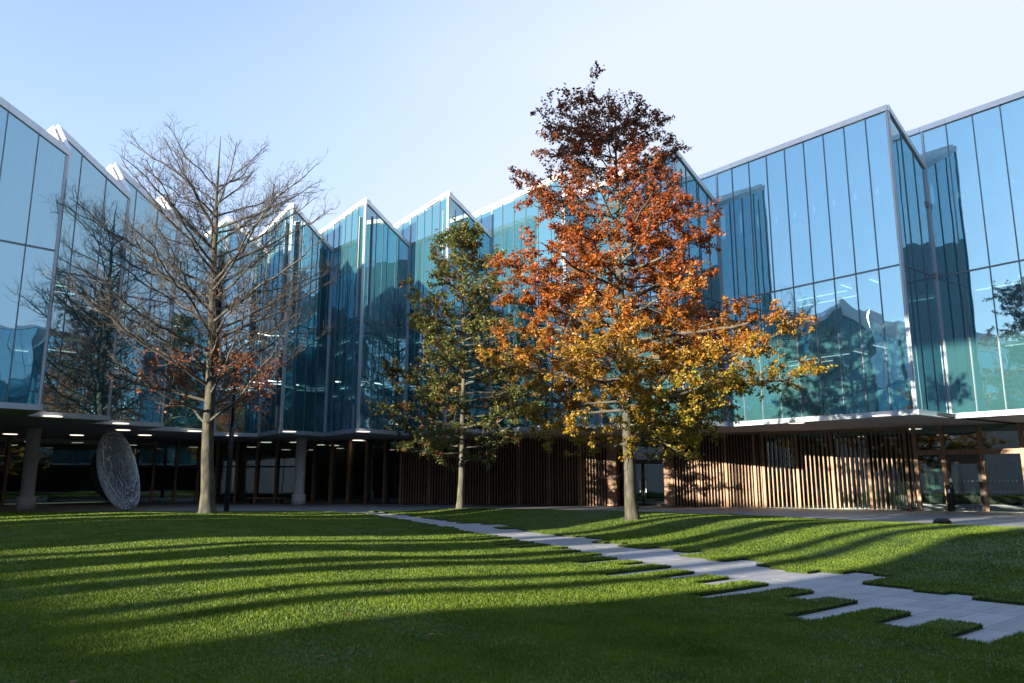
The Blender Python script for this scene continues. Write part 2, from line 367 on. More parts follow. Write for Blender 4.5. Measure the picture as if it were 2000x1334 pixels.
# paving slabs of the two paths
def slab_mesh():
    bm = bmesh.new(); bmesh.ops.create_cube(bm, size=1)
    me = bpy.data.meshes.new('paving_slab'); bm.to_mesh(me); bm.free(); me.materials.append(M['slabstone']); return me
SLAB = slab_mesh()
def lay(parent, u0, u1, k, zt):
    u = u0
    while u < u1 - 0.05:
        L = min(rng.uniform(0.75, 1.35), u1 - u)
        if u1 - u - L < 0.3: L = u1 - u
        o = bpy.data.objects.new('paving_slab', SLAB); px, py = xy(u + L / 2, (k + 0.5) * W)
        o.location = (px, py, zt - 0.03 + rng.uniform(-0.0012, 0.0012)); o.rotation_euler = (0, 0, math.atan2(US.y, US.x))
        o.scale = (L - 0.008, W - 0.008, 0.06); link(o, parent); u += L
def bed(rows, name):
    b = MB()
    for k, t in rows.items():
        if t:
            q = [xy(t[0] - 0.05, k * W), xy(t[1] + 0.05, k * W), xy(t[1] + 0.05, (k + 1) * W), xy(t[0] - 0.05, (k + 1) * W)]
            b.add([(p[0], p[1], 0.004) for p in q], [(0, 1, 2, 3)])
    o = b.build(name, M['bed']); o['kind'] = 'structure'; return o
rows1 = {k: t for k, t in PATH.items() if -6 <= k <= 79}
path = bed(rows1, 'path')
for k, t in rows1.items(): lay(path, t[0] - 0.2, t[1] + 0.2, k, 0.016)
path2 = bed(P2, 'stepping_path')
for k, t in P2.items():
    if t: lay(path2, t[0] - 0.1, t[1] + 0.1, k, 0.016)

# ------------------------------------------------------------------ the glass building
CEN = Vector((1.0, 24.0))
building = tag(empty('office_building', (3, 50, 0)), 'ring shaped glass office building with folded zigzag facade and white sawtooth roofline', 'building')
BO = Vector(building.location)
def bchild(mb, name, m, parent=None, smooth=False):
    o = mb.build(name, m, parent or building, smooth)
    return o
building.location = (0, 0, 0)
H, HV, HL = 20.5, 18.35, 17.15
ZB, ZT = 5.0, 12.1

def nrm(a, b):
    d = (Vector(b) - Vector(a)).normalized()      # faces run clockwise, so the courtyard is always on their right
    return d, Vector((d.y, -d.x))

def strip_panes(bay, a, b, z0a, z0b, z1a, z1b, n, ncol, m, merged=None):
    for j in range(ncol):
        t0, t1 = j / ncol, (j + 1) / ncol
        L = (Vector(b) - Vector(a)).length; e = 0.012 / L
        t0 += e; t1 -= e
        p = Vector(a).lerp(Vector(b), t0); q = Vector(a).lerp(Vector(b), t1)
        f = lambda x, y, t: x + (y - x) * t
        mb = merged or MB()
        mb.wallbox(p, q, n, -0.03, 0.0, f(z0a, z0b, t0), f(z0a, z0b, t1), f(z1a, z1b, t0), f(z1a, z1b, t1))
        if not merged: mb.build('pane', m, bay)

def bay(a, b, ta, tb, simple=False, ext=0.0, pale=False, white_h=0.30, colw=1.2, cdep=0.35):
    """one folded face of the facade from a to b (plan), its top at ta / tb"""
    d, n = nrm(a, b); L = (Vector(b) - Vector(a)).length
    ncol = max(2, round(L / colw))
    fb = MB(); fb.wallbox(a, b, n, -0.16, 0.10, 4.74, 4.74, ZB, ZB)
    o = fb.build('facade_bay', M['frame'], building)
    cop = white_h
    mm = MB() if simple else None
    strip_panes(o, a, b, ZB, ZB, ZT - 0.04, ZT - 0.04, n, ncol, M['glass'], mm)
    strip_panes(o, a, b, ZT + 0.04, ZT + 0.04, ta - cop, tb - cop, n, ncol, M['glass'], mm)
    if simple: mm.build('glazing', M['glass'], o)
    # mullions, transom
    tm = MB(); tm.wallbox(a, b, n, -0.10, 0.022, ZT - 0.045, ZT - 0.045, ZT + 0.045, ZT + 0.045); tm.build('transom', M['mullion'], o)
    ms = MB() if simple else None
    for j in range(ncol + 1):
        t = j / ncol; c = Vector(a).lerp(Vector(b), t); zt = ta + (tb - ta) * t - cop
        hw = 0.022; mk = ms or MB()
        end = j in (0, ncol)
        if j == 0: c = c + d * 0.06
        if j == ncol: c = c - d * 0.06
        if end: hw = 0.055
        mk.wallbox(c - d * hw, c + d * hw, n, -0.14, 0.035 if not end else 0.05, ZB + 0.003, ZB + 0.003, zt, zt)
        if not ms: mk.build('mullion', M['mullion_pale'] if end or pale else M['mullion'], o)
    if ms: ms.build('mullion', M['mullion'], o)
    nc = 1 if simple else ncol
    for j in range(nc):
        t0, t1 = j / nc, (j + 1) / nc - (0.010 / L if j < nc - 1 else 0); zz = lambda t: ta + (tb - ta) * t
        cp = MB(); cp.wallbox(Vector(a).lerp(Vector(b), t0), Vector(a).lerp(Vector(b), t1), n, -cdep, 0.09, zz(t0) - cop, zz(t1) - cop, zz(t0), zz(t1)); cp.build('coping', M['white'], o)
    if ext > 0:     # the face runs on behind the lower roof beside it, as the upright of the sawtooth
        a2 = Vector(a) - d * ext
        ne = max(1, round(ext / colw)); zb = HV - 0.5
        ex = MB(); ex.wallbox(a2, Vector(a) - d * 0.02, n, -0.35, 0.088, ta - cop, ta - cop, ta, ta); ex.build('coping', M['white'], o)
        strip_panes(o, a2, a, zb, zb, ta - cop, ta - cop, n, ne, M['glass'])
        for j in range(ne):
            c = a2.lerp(Vector(a), j / ne); mk = MB(); mk.wallbox(c - d * 0.03, c + d * 0.03, n, -0.14, 0.03, zb, zb, ta - cop, ta - cop); mk.build('mullion', M['mullion'], o)
    if simple:
        bl = MB(); bl.wallbox(Vector(a).lerp(Vector(b), .05), Vector(a).lerp(Vector(b), .95), n, -0.66, -0.63, 12.4, 12.4, ta + (tb - ta) * .05 - cop - .8, ta + (tb - ta) * .95 - cop - .8)
        bl.build('roller_blind', M['blind'], o)
    # inside: low blinds behind the foot of the glass, strip lamps under the floors above
    if not simple:
        up = MB()
        for j in range(ncol):
            t0 = (j + 0.10) / ncol; t1 = (j + 0.72) / ncol
            up.wallbox(Vector(a).lerp(Vector(b), t0), Vector(a).lerp(Vector(b), t1), n, -0.62, -0.58, 5.05, 5.05, 6.55, 6.55)
        up.build('blind', M['upstand'], o)
        for j in range(ncol):
            t0 = (j + 0.06) / ncol; t1 = (j + 0.94) / ncol; f_ = lambda t: ta + (tb - ta) * t - cop - 0.8
            bl = MB(); bl.wallbox(Vector(a).lerp(Vector(b), t0), Vector(a).lerp(Vector(b), t1), n, -0.66, -0.63, 12.4, 12.4, f_(t0), f_(t1))
            bl.build('roller_blind', M['blind'], o)
        rr_ = random.Random(int(abs(a[0] * 100 + a[1] * 10)))
        for zc in (8.40, 11.85):
            for off in (-1.9, -3.4):
                t0 = rr_.uniform(0.0, 0.35); t1 = t0 + rr_.uniform(0.25, 0.4)
                p = Vector(a).lerp(Vector(b), t0) + n * off; q = Vector(a).lerp(Vector(b), t1) + n * off
                lp = MB(); lp.wallbox(p, q, n, -0.04, 0.04, zc - 0.05, zc - 0.05, zc, zc); lp.build('strip_lamp', M['strip'], o)
    return o

# vertices of the zigzag, clockwise: left wing (low outer corners), far side and right wing (high outer corners)
LW = [((-24.6, 30.2), (-21.0, 33.9)), ((-23.5, 36.77), (-20.9, 39.6)), ((-23.0, 41.6), (-20.3, 44.4)), ((-22.55, 46.66), (-19.9, 49.6))]
RW = [((-24.0, 57.0), (-20.5, 52.6)), ((-17.9, 54.2), (-15.1, 49.9)), ((-13.1, 53.6), (-9.9, 49.0)), ((-7.3, 52.3), (-4.2, 47.7)),
      ((-1.4, 50.3), (3.2, 44.6)), ((5.4, 46.5), (9.3, 41.0)), ((12.5, 44.2), (19.1, 36.0)), ((22.1, 38.5), (27.6, 31.4))]
RX = [((30.3, 33.6), (34.0, 25.0)), ((37.0, 26.6), (37.5, 17.5)), ((40.5, 18.5), (39.0, 9.0)), ((42.0, 9.5), (37.5, 0.5))]
dirb = -US.xy
BW = []
for k in range(5, -1, -1):
    o_ = Vector((-27.0, 27.0)) + dirb * 7 * k
    BW.append((tuple(o_ + dirb * 5.2 + VS.xy * 2.4), tuple(o_)))
ring = []                       # (point, top z) in order
for i, (v, o) in enumerate(BW):
    bay(v, o, H, H - 1.4, simple=True, white_h=1.9)
    nx = BW[i + 1][0] if i + 1 < len(BW) else LW[0][0]
    bay(o, nx, H - 1.4, H, simple=True, white_h=1.9)
    ring += [(v, H), (o, H - 1.4)]
for i, (v, o) in enumerate(LW):
    bay(v, o, H - .7, HL, pale=False, white_h=0.36)
    if i + 1 < len(LW): bay(o, LW[i + 1][0], HL, H - .7, simple=True, white_h=1.5, cdep=0.02)
    else: bay(o, RW[0][0], HL, H - .7, simple=True, white_h=1.5, cdep=0.02)
    ring += [(v, H - .7), (o, HL)]
RY = [((39.0, -2.5), (32.0, -9.0)), ((33.5, -12.5), (24.0, -17.0)), ((24.5, -20.5), (14.0, -23.0)), ((13.5, -26.5), (2.0, -27.0))]
RX = RX + RY
allr = RW + RX
for i, (v, o) in enumerate(allr):
    vis = i < len(RW)
    bay(v, o, H, H, simple=not vis, ext=(3.6 if vis and i > 0 else 0))
    if i + 1 < len(allr): bay(o, allr[i + 1][0], H, HV, simple=i >= 7)
    ring += [(v, HV), (o, H)]
pts = [Vector(p) for p, z in ring]
def inset(i, r):
    ns = []
    if i > 0: ns.append(nrm(pts[i - 1], pts[i])[1])
    if i < len(pts) - 1: ns.append(nrm(pts[i], pts[i + 1])[1])
    if len(ns) == 1: return pts[i] - ns[0] * r
    return pts[i] - (ns[0] + ns[1]) * (r / max(0.25, 1 + ns[0].dot(ns[1])))
def back(p, r): return p + (p - CEN).normalized() * r
# floors, soffit, inner walls
def ring_slab(name, z0, z1, front, depth, m):
    b = MB()
    for i in range(len(pts) - 1):
        p, q = pts[i], pts[i + 1]
        b.prism([inset(i, front), inset(i + 1, front), back(q, depth), back(p, depth)], z0, z1)
    return b.build(name, m, building)
ring_slab('soffit', 4.80, 4.96, 0.12, 34, M['soffit'])
for z in (8.5, 12.0, 15.9): ring_slab('floor_slab', z, z + 0.3, 0.5, 10, M['slab'])
iw = MB()
for i in range(len(pts) - 1):
    a, b_ = back(pts[i], 9.0), back(pts[i + 1], 9.0)
    iw.prism([a, b_, back(pts[i + 1], 9.4), back(pts[i], 9.4)], 4.97, 17.3)
iw.build('core_wall', M['inwall'], building)
# roofs
lw_end = 2 * (len(BW) + len(LW))
for i in range(lw_end - 1):
    (p, z), (q, zz) = ring[i], ring[i + 1]
    p = Vector(p); q = Vector(q); e0, e1 = inset(i, 0.2), inset(i + 1, 0.2); b0, b1 = back(p, 9.5), back(q, 9.5)
    mesh_obj('roof', [(e0.x, e0.y, z - .05), (e1.x, e1.y, zz - .05), (b1.x, b1.y, 16.6), (b0.x, b0.y, 16.6),
                      (e0.x, e0.y, z - .35), (e1.x, e1.y, zz - .35), (b1.x, b1.y, 16.3), (b0.x, b0.y, 16.3)],
             [(0, 1, 2, 3), (7, 6, 5, 4), (0, 4, 5, 1), (1, 5, 6, 2), (2, 6, 7, 3), (3, 7, 4, 0)], M['roof'], building)
for i, (v, o) in enumerate(allr):
    v = Vector(v); o = Vector(o); d = (o - v).normalized()
    if i + 1 < len(allr):
        v2 = Vector(allr[i + 1][0]); d2 = (Vector(allr[i + 1][1]) - v2).normalized()
    else:
        v2 = o + Vector((d.y, -d.x)) * -4; d2 = d
    hi0, hi1 = o - d * 0.25, v - d * 5; lo0, lo1 = v2 - d2 * 0.1, v2 - d2 * 9
    z1, z0 = H - .06, HV - .12
    mesh_obj('roof', [(hi0.x, hi0.y, z1), (lo0.x, lo0.y, z0), (lo1.x, lo1.y, z0), (hi1.x, hi1.y, z1),
                      (hi0.x, hi0.y, z1 - .3), (lo0.x, lo0.y, z0 - .3), (lo1.x, lo1.y, z0 - .3), (hi1.x, hi1.y, z1 - .3)],
             [(0, 1, 2, 3), (7, 6, 5, 4), (0, 4, 5, 1), (1, 5, 6, 2), (2, 6, 7, 3), (3, 7, 4, 0)], M['roof'], building)

# round lamps let into the soffit
def soffit_lamp(x, y, r=0.42):
    b = MB(); n = 20
    for (rr_, z) in ((r, 4.795), (r, 4.765)): b.v += [(x + rr_ * math.cos(2 * math.pi * k / n), y + rr_ * math.sin(2 * math.pi * k / n), z) for k in range(n)]
    b.f += [tuple(range(n)), tuple(range(n, 2 * n))[::-1]] + [(k, (k + 1) % n, n + (k + 1) % n, n + k) for k in range(n)]
    b.build('ceiling_lamp', M['lamp'], building)
def at_z(px, py, z):
    zc = 270.3 - (py - 667) * .9834; fw = 1464.3 + (py - 667) * .1816; k = (z - 1.6) / zc
    return ((px - 1000) * k, fw * k)
for px, py in ((103, 813), (236, 827), (240, 840), (283, 850), (380, 842), (452, 851), (565, 843), (576, 864), (625, 869), (653, 870), (710, 843), (699, 860), (702, 874), (1555, 826), (1722, 812), (1785, 838), (20, 848), (150, 850), (520, 864)):
    soffit_lamp(*at_z(px, py, 4.78))

# concrete columns of the cloister
def column(x, y):
    b = MB(); n = 24
    b.tube([Vector((x, y, 0)), Vector((x, y, 0.75)), Vector((x, y, 0.76))], [0.50, 0.50, 0.40], n)
    o = b.build('column', M['concrete'], building, True)
    sh = MB(); sh.tube([Vector((x, y, 0.75)), Vector((x, y, 4.82))], [0.375, 0.375], n, cap=False); sh.build('shaft', M['concrete'], o, True)
for x, y in ((-29.0, 46.5), (-15.4, 56.2), (-36, 38), (31.5, 37.5)): column(x, y)

# ground floor: timber posts and glass on the left, slatted timber screens, doors, glazed bays on the right
def poly_at(pl_, s):
    for a, b in zip(pl_, pl_[1:]):
        a, b = Vector(a), Vector(b); L = (b - a).length
        if s <= L: return a.lerp(b, s / L), (b - a).normalized()
        s -= L
    return Vector(pl_[-1]), (Vector(pl_[-1]) - Vector(pl_[-2])).normalized()
def poly_len(pl_): return sum((Vector(b) - Vector(a)).length for a, b in zip(pl_, pl_[1:]))
def upright(name, c, d, n, wd, dep, z0, z1, m, parent, jit=0.0):
    b = MB(); b.wallbox(c - d * wd / 2, c + d * wd / 2, n, -dep / 2, dep / 2, z0, z0, z1, z1); return b.build(name, m, parent)
LG = [(-52, 36), (-44, 47), (-34, 57), (-25, 62), (-16.5, 61.5), (-8.4, 58.2)]
lg = MB()
for a, b_ in zip(LG, LG[1:]):
    d, n = nrm(a, b_); lg.wallbox(a, b_, n, -0.02, 0.0, 0.02, 0.02, 4.79, 4.79)
glz = lg.build('cloister_glazing', M['glass_low'], building)
s = 0.6; Ltot = poly_len(LG)
while s < Ltot:
    c, d = poly_at(LG, s); n = Vector((d.y, -d.x)); gap = 27 < s < 34
    if not gap: upright('timber_post', c + n * 0.16, d, n, 0.17, 0.30, 0.0, 4.79, M['timber'], glz)
    s += 1.62
tr_ = MB()
for a, b_ in zip(LG[2:], LG[3:]):
    d, n = nrm(a, b_); tr_.wallbox(a, b_, n, 0.02, 0.10, 2.75, 2.75, 2.88, 2.88)
tr_.build('transom', M['black'], glz)
# dark rooms behind
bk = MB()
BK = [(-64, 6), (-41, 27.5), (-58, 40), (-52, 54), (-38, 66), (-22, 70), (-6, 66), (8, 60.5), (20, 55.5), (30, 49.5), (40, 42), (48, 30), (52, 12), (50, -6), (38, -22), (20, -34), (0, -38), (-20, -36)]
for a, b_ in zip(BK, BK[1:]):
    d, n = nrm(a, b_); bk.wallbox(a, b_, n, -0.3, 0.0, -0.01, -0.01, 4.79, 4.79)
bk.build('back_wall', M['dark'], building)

SCR_A = [(-8.3, 57.9), (-0.6, 56.1), (6.8, 53.5)]
SCR_B = [(10.7, 52.1), (16.1, 49.9)]
SCR_C = [(16.25, 49.83), (20.0, 47.7), (23.4, 45.2)]
srng = random.Random(3)
def screen(pl_, pitch, backing, postn):
    b = MB()
    for a, b_ in zip(pl_, pl_[1:]):
        d, n = nrm(a, b_); b.wallbox(a, b_, n, -0.06, 0.12, 4.66, 4.66, 4.79, 4.79)
    o = b.build('timber_screen', M['timber'], building)
    bb = MB()
    for a, b_ in zip(pl_, pl_[1:]):
        d, n = nrm(a, b_); bb.wallbox(a, b_, n, -0.42, -0.40, 0.01, 0.01, 4.79, 4.79)
    bb.build('backing', backing, o)
    L = poly_len(pl_); k = int(L / pitch); 
    for j in range(k + 1):
        c, d = poly_at(pl_, min(L - .02, j * L / k)); n = Vector((d.y, -d.x))
        post = j % postn == 0
        rt = srng.uniform(-0.10, 0.10); dd = Vector((d.x * math.cos(rt) - d.y * math.sin(rt), d.x * math.sin(rt) + d.y * math.cos(rt)))
        nn = Vector((n.x * math.cos(rt) - n.y * math.sin(rt), n.x * math.sin(rt) + n.y * math.cos(rt)))
        upright('post' if post else 'slat', c + n * (0.02 if not post else 0.03), dd, nn, 0.15 if post else srng.uniform(0.05, 0.07), 0.24 if post else 0.10, 0.012, 4.655, M['timber'], o)
    return o
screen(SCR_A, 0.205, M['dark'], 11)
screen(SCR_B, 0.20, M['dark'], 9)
screen(SCR_C, 0.255, M['glass_low'], 8)
# doorway between the screens
dj = MB(); 
def doorway():
    a, b_ = Vector((6.95, 53.45)), Vector((10.55, 52.15)); d, n = nrm(a, b_)
    head = MB(); head.wallbox(a, b_, n, -1.1, -1.0, 3.0, 3.0, 3.15, 3.15); o = head.build('doorway', M['black'], building)
    for c in (a, b_):
        j = MB(); j.wallbox(c - d * 0.30, c + d * 0.30, n, -1.0, 0.15, 0.012, 0.012, 4.79, 4.79); j.build('jamb', M['timber'], o)
    top = MB(); top.wallbox(a + d * .3, b_ - d * .3, n, -1.06, -1.04, 3.16, 3.16, 4.79, 4.79); top.build('pane', M['glass_low'], o)
    for t0, t1 in ((0.10, 0.49), (0.51, 0.90)):
        p, q = a.lerp(b_, t0), a.lerp(b_, t1)
        f = MB()
        f.wallbox(p, p + d * .08, n, -1.09, -1.01, 0.012, 0.012, 2.99, 2.99); f.wallbox(q - d * .08, q, n, -1.09, -1.01, 0.012, 0.012, 2.99, 2.99)
        f.wallbox(p + d * .08, q - d * .08, n, -1.085, -1.015, 2.85, 2.85, 2.985, 2.985); f.wallbox(p + d * .08, q - d * .08, n, -1.085, -1.015, 0.015, 0.015, 0.2, 0.2)
        f.build('door', M['black'], o)
        gp = MB(); gp.wallbox(p + d * .081, q - d * .081, n, -1.06, -1.04, 0.2, 0.2, 2.85, 2.85); gp.build('pane', M['glass_low'], o)
        hn = MB(); e = q - d * .16 if t0 < 0.3 else p + d * .16
        hn.wallbox(e - d * .02, e + d * .02, n, -0.97, -0.93, 0.9, 0.9, 1.7, 1.7); hn.build('handle', M['steel'], o)
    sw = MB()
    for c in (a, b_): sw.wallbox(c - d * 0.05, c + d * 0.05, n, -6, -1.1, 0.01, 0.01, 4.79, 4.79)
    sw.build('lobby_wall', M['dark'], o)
doorway()
# glazed bays to the right of the screens
RG = [(23.6, 45.05), (24.76, 44.2), (26.27, 43.07), (27.8, 41.9), (29.4, 40.5), (31.0, 38.7), (32.9, 35.8), (34.8, 32.6)]
for i, (a, b_) in enumerate(zip(RG, RG[1:])):
    a, b_ = Vector(a), Vector(b_); d, n = nrm(a, b_)
    po = upright('glazed_bay', a, d, n, 0.20, 0.32, 0.012, 4.79, M['timber'], building)
    t = MB(); t.wallbox(a + d * .1, b_ - d * .1, n, -0.06, 0.10, 3.15, 3.15, 3.42, 3.42); t.build('transom', M['timber'], po)
    p = MB(); p.wallbox(a + d * .1, b_ - d * .1, n, -0.02, 0.0, 3.42, 3.42, 4.79, 4.79); p.build('pane', M['glass_low'], po)
    if i == 1:
        f = MB(); q0, q1 = a + d * .12, b_ - d * .12
        f.wallbox(q0, q0 + d * .16, n, -0.08, 0.08, 0.012, 0.012, 2.85, 2.85); f.wallbox(q1 - d * .16, q1, n, -0.08, 0.08, 0.012, 0.012, 2.85, 2.85)
        f.wallbox(q0 + d * .16, q1 - d * .16, n, -0.078, 0.078, 2.62, 2.62, 2.848, 2.848)
        f.wallbox(q0, q1, n, -0.05, 0.05, 2.855, 2.855, 3.145, 3.145)
        f.build('door_frame', M['black'], po)
        p = MB(); p.wallbox(q0 + d * .16, q1 - d * .16, n, -0.02, 0.0, 0.03, 0.03, 2.62, 2.62); p.build('door_pane', M['glass_low'], po)
    else:
        p = MB(); p.wallbox(a + d * .1, b_ - d * .1, n, -0.02, 0.0, 0.02, 0.02, 3.15, 3.15); p.build('pane', M['glass_low'], po)
    dots = MB(); L = (b_ - a).length
    for z in (1.05, 1.65):
        s = 0.3
        while s < L - 0.3:
            c = a + d * s; dots.wallbox(c - d * .016, c + d * .016, n, 0.003, 0.006, z, z, z + .032, z + .032); s += 0.20
    dots.build('marker_dots', M['frost'], po)
# rooms behind the glazed bays
rf = MB(); rf.prism([(14, 51.2), (23.6, 45.4), (34.8, 33), (45, 38), (32, 49), (18, 56)], 0.0, 0.012); rf.build('room_floor', M['inwall'], building)

# ------------------------------------------------------------------ unseen blocker behind the viewer, added to cut the low sun into lawn stripes
def uvbox(b, u0, u1, v0, v1, z0, z1): b.prism([xy(u0, v0), xy(u1, v0), xy(u1, v1), xy(u0, v1)], z0, z1)
nb = MB(); uvbox(nb, -46, -40, -46, 7.0, 0, 38)
blk = nb.build('sun_blocker', M['blocker']); tag(blk, 'unseen tall pale blocker added behind the viewer to shape the sunlight', 'building')
ub = MB(); uvbox(ub, -46, -40, 7.01, 29.5, 26.0, 38.5); ub.build('beam_cap', M['blocker'], blk)  # added high mass that caps the sunbeam from above
pd = MB(); uvbox(pd, -56, -52, -40, 44, 0, 11.1); pd.build('low_blocker', M['blocker'], blk)  # added to hide the bright horizon from the glass and shade the left lawn
pv = 9.45
lit = {}
shade_bars = [(8.25, 0.60, .25), (9.65, 0.55, -.3), (11.25, 0.95, .4), (12.85, 1.0, -.2), (15.1, 2.0, .3), (17.15, .75, 0), (22.2, 6.6, .3), (27.9, 4.2, -.2), (31.7, 3.3, 0), (35.4, 1.7, 0)]
for v, wd, tilt in shade_bars:      # slightly raking bars, added to cast the stripes on the lawn
    p = MB(); lo = [xy(-41.2, v - wd / 2), xy(-40, v - wd / 2), xy(-40, v + wd / 2), xy(-41.2, v + wd / 2)]; hi = [xy(-41.2, v - wd / 2 + tilt), xy(-40, v - wd / 2 + tilt), xy(-40, v + wd / 2 + tilt), xy(-41.2, v + wd / 2 + tilt)]
    p.add([(q[0], q[1], 0) for q in lo] + [(q[0], q[1], 17.0) for q in hi], BOXF); p.build('shade_bar', M['blocker'], blk)
for v in (8.3, 20.0, 29.2):
    p = MB(); uvbox(p, -46, -45.6, v - .2, v + .2, 0, 26.0); p.build('blocker_prop', M['blocker'], blk)  # props for the added mass overhead

# ------------------------------------------------------------------ trees
def set_leafcol(o, cols, k):
    me = o.data; at = me.color_attributes.new('leafcol', 'FLOAT_COLOR', 'CORNER')
    c = np.ones((len(cols), k, 4), np.float32); c[:, :, :3] = cols[:, None, :]
    at.data.foreach_set('color', c.reshape(-1))

def make_tree(name, label, base, Hh, r0, env, first, nprim, seed, elev, curve, leaf=None, twig=True, lean=(0, 0), dens2=0.42, barkm='bark', wob=0.10, sub3=0.34, t_r=0.0075, thick=0.0135, l2=0.42, up2=0.2, last=0.965, r2=0.34):
    rn = random.Random(seed); root = tag(empty(name, base), label, 'tree', None)
    tk = MB(); bigm = MB(); fine = MB(); leafpts = []
    n = int(Hh / 0.55); tp = []
    ox = oy = 0
    for i in range(n + 1):
        z = Hh * i / n; ox += rn.uniform(-1, 1) * 0.03; oy += rn.uniform(-1, 1) * 0.03
        tp.append(Vector((ox + lean[0] * z / Hh, oy + lean[1] * z / Hh, z)))
    def trad(z):
        t = z / Hh; r = r0 * max(0.0, 1 - t) ** 0.95 * 0.86 + 0.012
        return r + r0 * 0.55 * math.exp(-z / 0.35)
    fp = [Vector((0, 0, -0.1)), Vector((0, 0, 0.12)), Vector((0, 0, 0.3))] + tp[1:]
    tk.tube(fp, [trad(max(0, p.z)) for p in fp], 14)
    tk.build('trunk', M[barkm], root, True)
    def tpos(z):
        f = z / Hh * n; i = min(n - 1, int(f)); return tp[i].lerp(tp[i + 1], f - i)
    def rod(p, d, L, steps, up, noise):
        out = [p.copy()]; d = d.normalized()
        for s in range(steps):
            d = (d + Vector((rn.gauss(0, noise), rn.gauss(0, noise), rn.gauss(0, noise) + up))).normalized()
            p = p + d * (L / steps); out.append(p.copy())
        return out
    def along(pts_, t):
        f = t * (len(pts_) - 1); i = min(len(pts_) - 2, int(f)); return pts_[i].lerp(pts_[i + 1], f - i), (pts_[i + 1] - pts_[i]).normalized()
    def side(d, ang, flat):
        ax = Vector((0, 0, 1)) if rn.random() < flat else Vector((rn.gauss(0, 1), rn.gauss(0, 1), rn.gauss(0, 1))).normalized()
        s_ = d.cross(ax)
        if s_.length < 1e-3: s_ = Vector((1, 0, 0))
        s_.normalize()
        if rn.random() < 0.5: s_ = -s_
        return (d * math.cos(ang) + s_ * math.sin(ang)).normalized()
    az = rn.uniform(0, 6.28)
    for k in range(nprim):
        f = k / (nprim - 1); z = first + (Hh * last - first) * (f ** 0.92) + rn.uniform(-0.15, 0.15)
        z = min(z, Hh * 0.98)
        az += 2.39996 + rn.uniform(-0.5, 0.5)
        rise = (elev[0] + (elev[1] - elev[0]) * f) * rn.uniform(0.7, 1.3)
        ztip = min(z + rise, Hh * 0.995); ztip = z + (ztip - z) * rn.uniform(0.85, 1.0)
        rad_ = env(ztip, math.cos(az)) * (rn.uniform(0.82, 1.06) if k % 3 else rn.uniform(0.45, 0.85))
        s0 = tpos(z); ax_ = tpos(min(ztip, Hh)); tip = Vector((ax_.x + math.cos(az) * rad_, ax_.y + math.sin(az) * rad_, ztip))
        mid = s0.lerp(tip, 0.5) + Vector((0, 0, -curve * (tip - s0).length)); mid.x += rn.gauss(0, .05) * rad_; mid.y += rn.gauss(0, .05) * rad_
        L = (tip - s0).length; st = max(5, int(L / 0.40)); P = []
        pr_ = min(trad(z) * 0.55, 0.014 + thick * L); jx = Vector((0, 0, 0))
        for i in range(st + 1):
            t = i / st; jx = (jx + Vector((rn.gauss(0, 1), rn.gauss(0, 1), rn.gauss(0, 1))) * wob * 0.40) * 0.9
            P.append(s0 * (1 - t) ** 2 + mid * (2 * t * (1 - t)) + tip * t * t + jx * min(1, 3 * t))
        bigm.tube(P, [pr_ * (1 - i / (st + 1)) ** 0.8 + 0.006 for i in range(st + 1)], 6, False)
        m2 = max(4, int(L / dens2))
        for a in range(m2):
            t = 0.16 + 0.84 * (a + rn.random()) / m2
            p, dd = along(P, min(t, 0.999)); L2 = (0.30 + l2 * L * (1.08 - t)) * rn.uniform(0.65, 1.25)
            L2 = min(L2, 2.8); d2 = side(dd, R(rn.uniform(32, 62)), 0.65); s2 = max(3, int(L2 / 0.32))
            Q = rod(p, d2, L2, s2, up2 / s2, wob * 1.3)
            bigm.tube(Q, [max(0.006, pr_ * r2 * (1.1 - t * 0.6)) * (1 - i / (s2 + 1)) ** 0.7 + 0.004 for i in range(s2 + 1)], 4, False)
            m3 = max(2, int(L2 / sub3))
            for b in range(m3):
                t3 = 0.15 + 0.85 * (b + rn.random()) / m3
                q, qd = along(Q, min(t3, 0.999)); L3 = rn.uniform(0.35, 0.85) * (0.65 + 0.35 * min(1, L2)); d3 = side(qd, R(rn.uniform(25, 58)), 0.5)
                S = rod(q, d3, L3, 3, 0.10 if curve > 0 else 0.0, wob * 1.6)
                fine.tube(S, [t_r, t_r * .8, t_r * .65, t_r * .45], 3, False)
                if leaf: leafpts.append((S, ztip))
                if twig:
                    for c in range(rn.choice((2, 3, 3, 4))):
                        e, ed = along(S, rn.uniform(0.2, 0.95)); T = rod(e, side(ed, R(rn.uniform(22, 50)), 0.3), rn.uniform(0.18, 0.42), 2, 0.08, wob)
                        fine.tube(T, [t_r * .65, t_r * .5, t_r * .33], 3, False)
                        if leaf: leafpts.append((T, ztip))
    bigm.build('branches', M['bark_mid'], root, True)
    fine.build('twigs', M['bark_dark'], root)['kind'] = 'stuff'
    if leaf:
        nl, size, colf, keep, droop = leaf
        P3 = []; 
        for S, zt in leafpts:
            for _ in range(nl):
                q, qd = along(S, rn.random() ** 0.7 * 0.999)
                if keep(q, rn): P3.append((q.x, q.y, q.z))
        P3 = np.array(P3); n_ = len(P3); g_ = np.random.default_rng(seed)
        P3 = P3 + g_.normal(0, 0.045, (n_, 3))
        dr = g_.normal(0, 1, (n_, 3)); dr[:, 2] = dr[:, 2] * 0.6 - droop; dr /= np.linalg.norm(dr, axis=1)[:, None]
        up = g_.normal(0, 0.75, (n_, 3)); up[:, 2] += 0.8
        sd_ = np.cross(dr, up); sd_ /= np.linalg.norm(sd_, axis=1)[:, None] + 1e-9
        nm = np.cross(sd_, dr)
        s_ = g_.uniform(0.7, 1.25, n_)[:, None] * size
        A = P3; T = P3 + dr * s_ - nm * s_ * 0.12; Mi = P3 + dr * s_ * 0.45
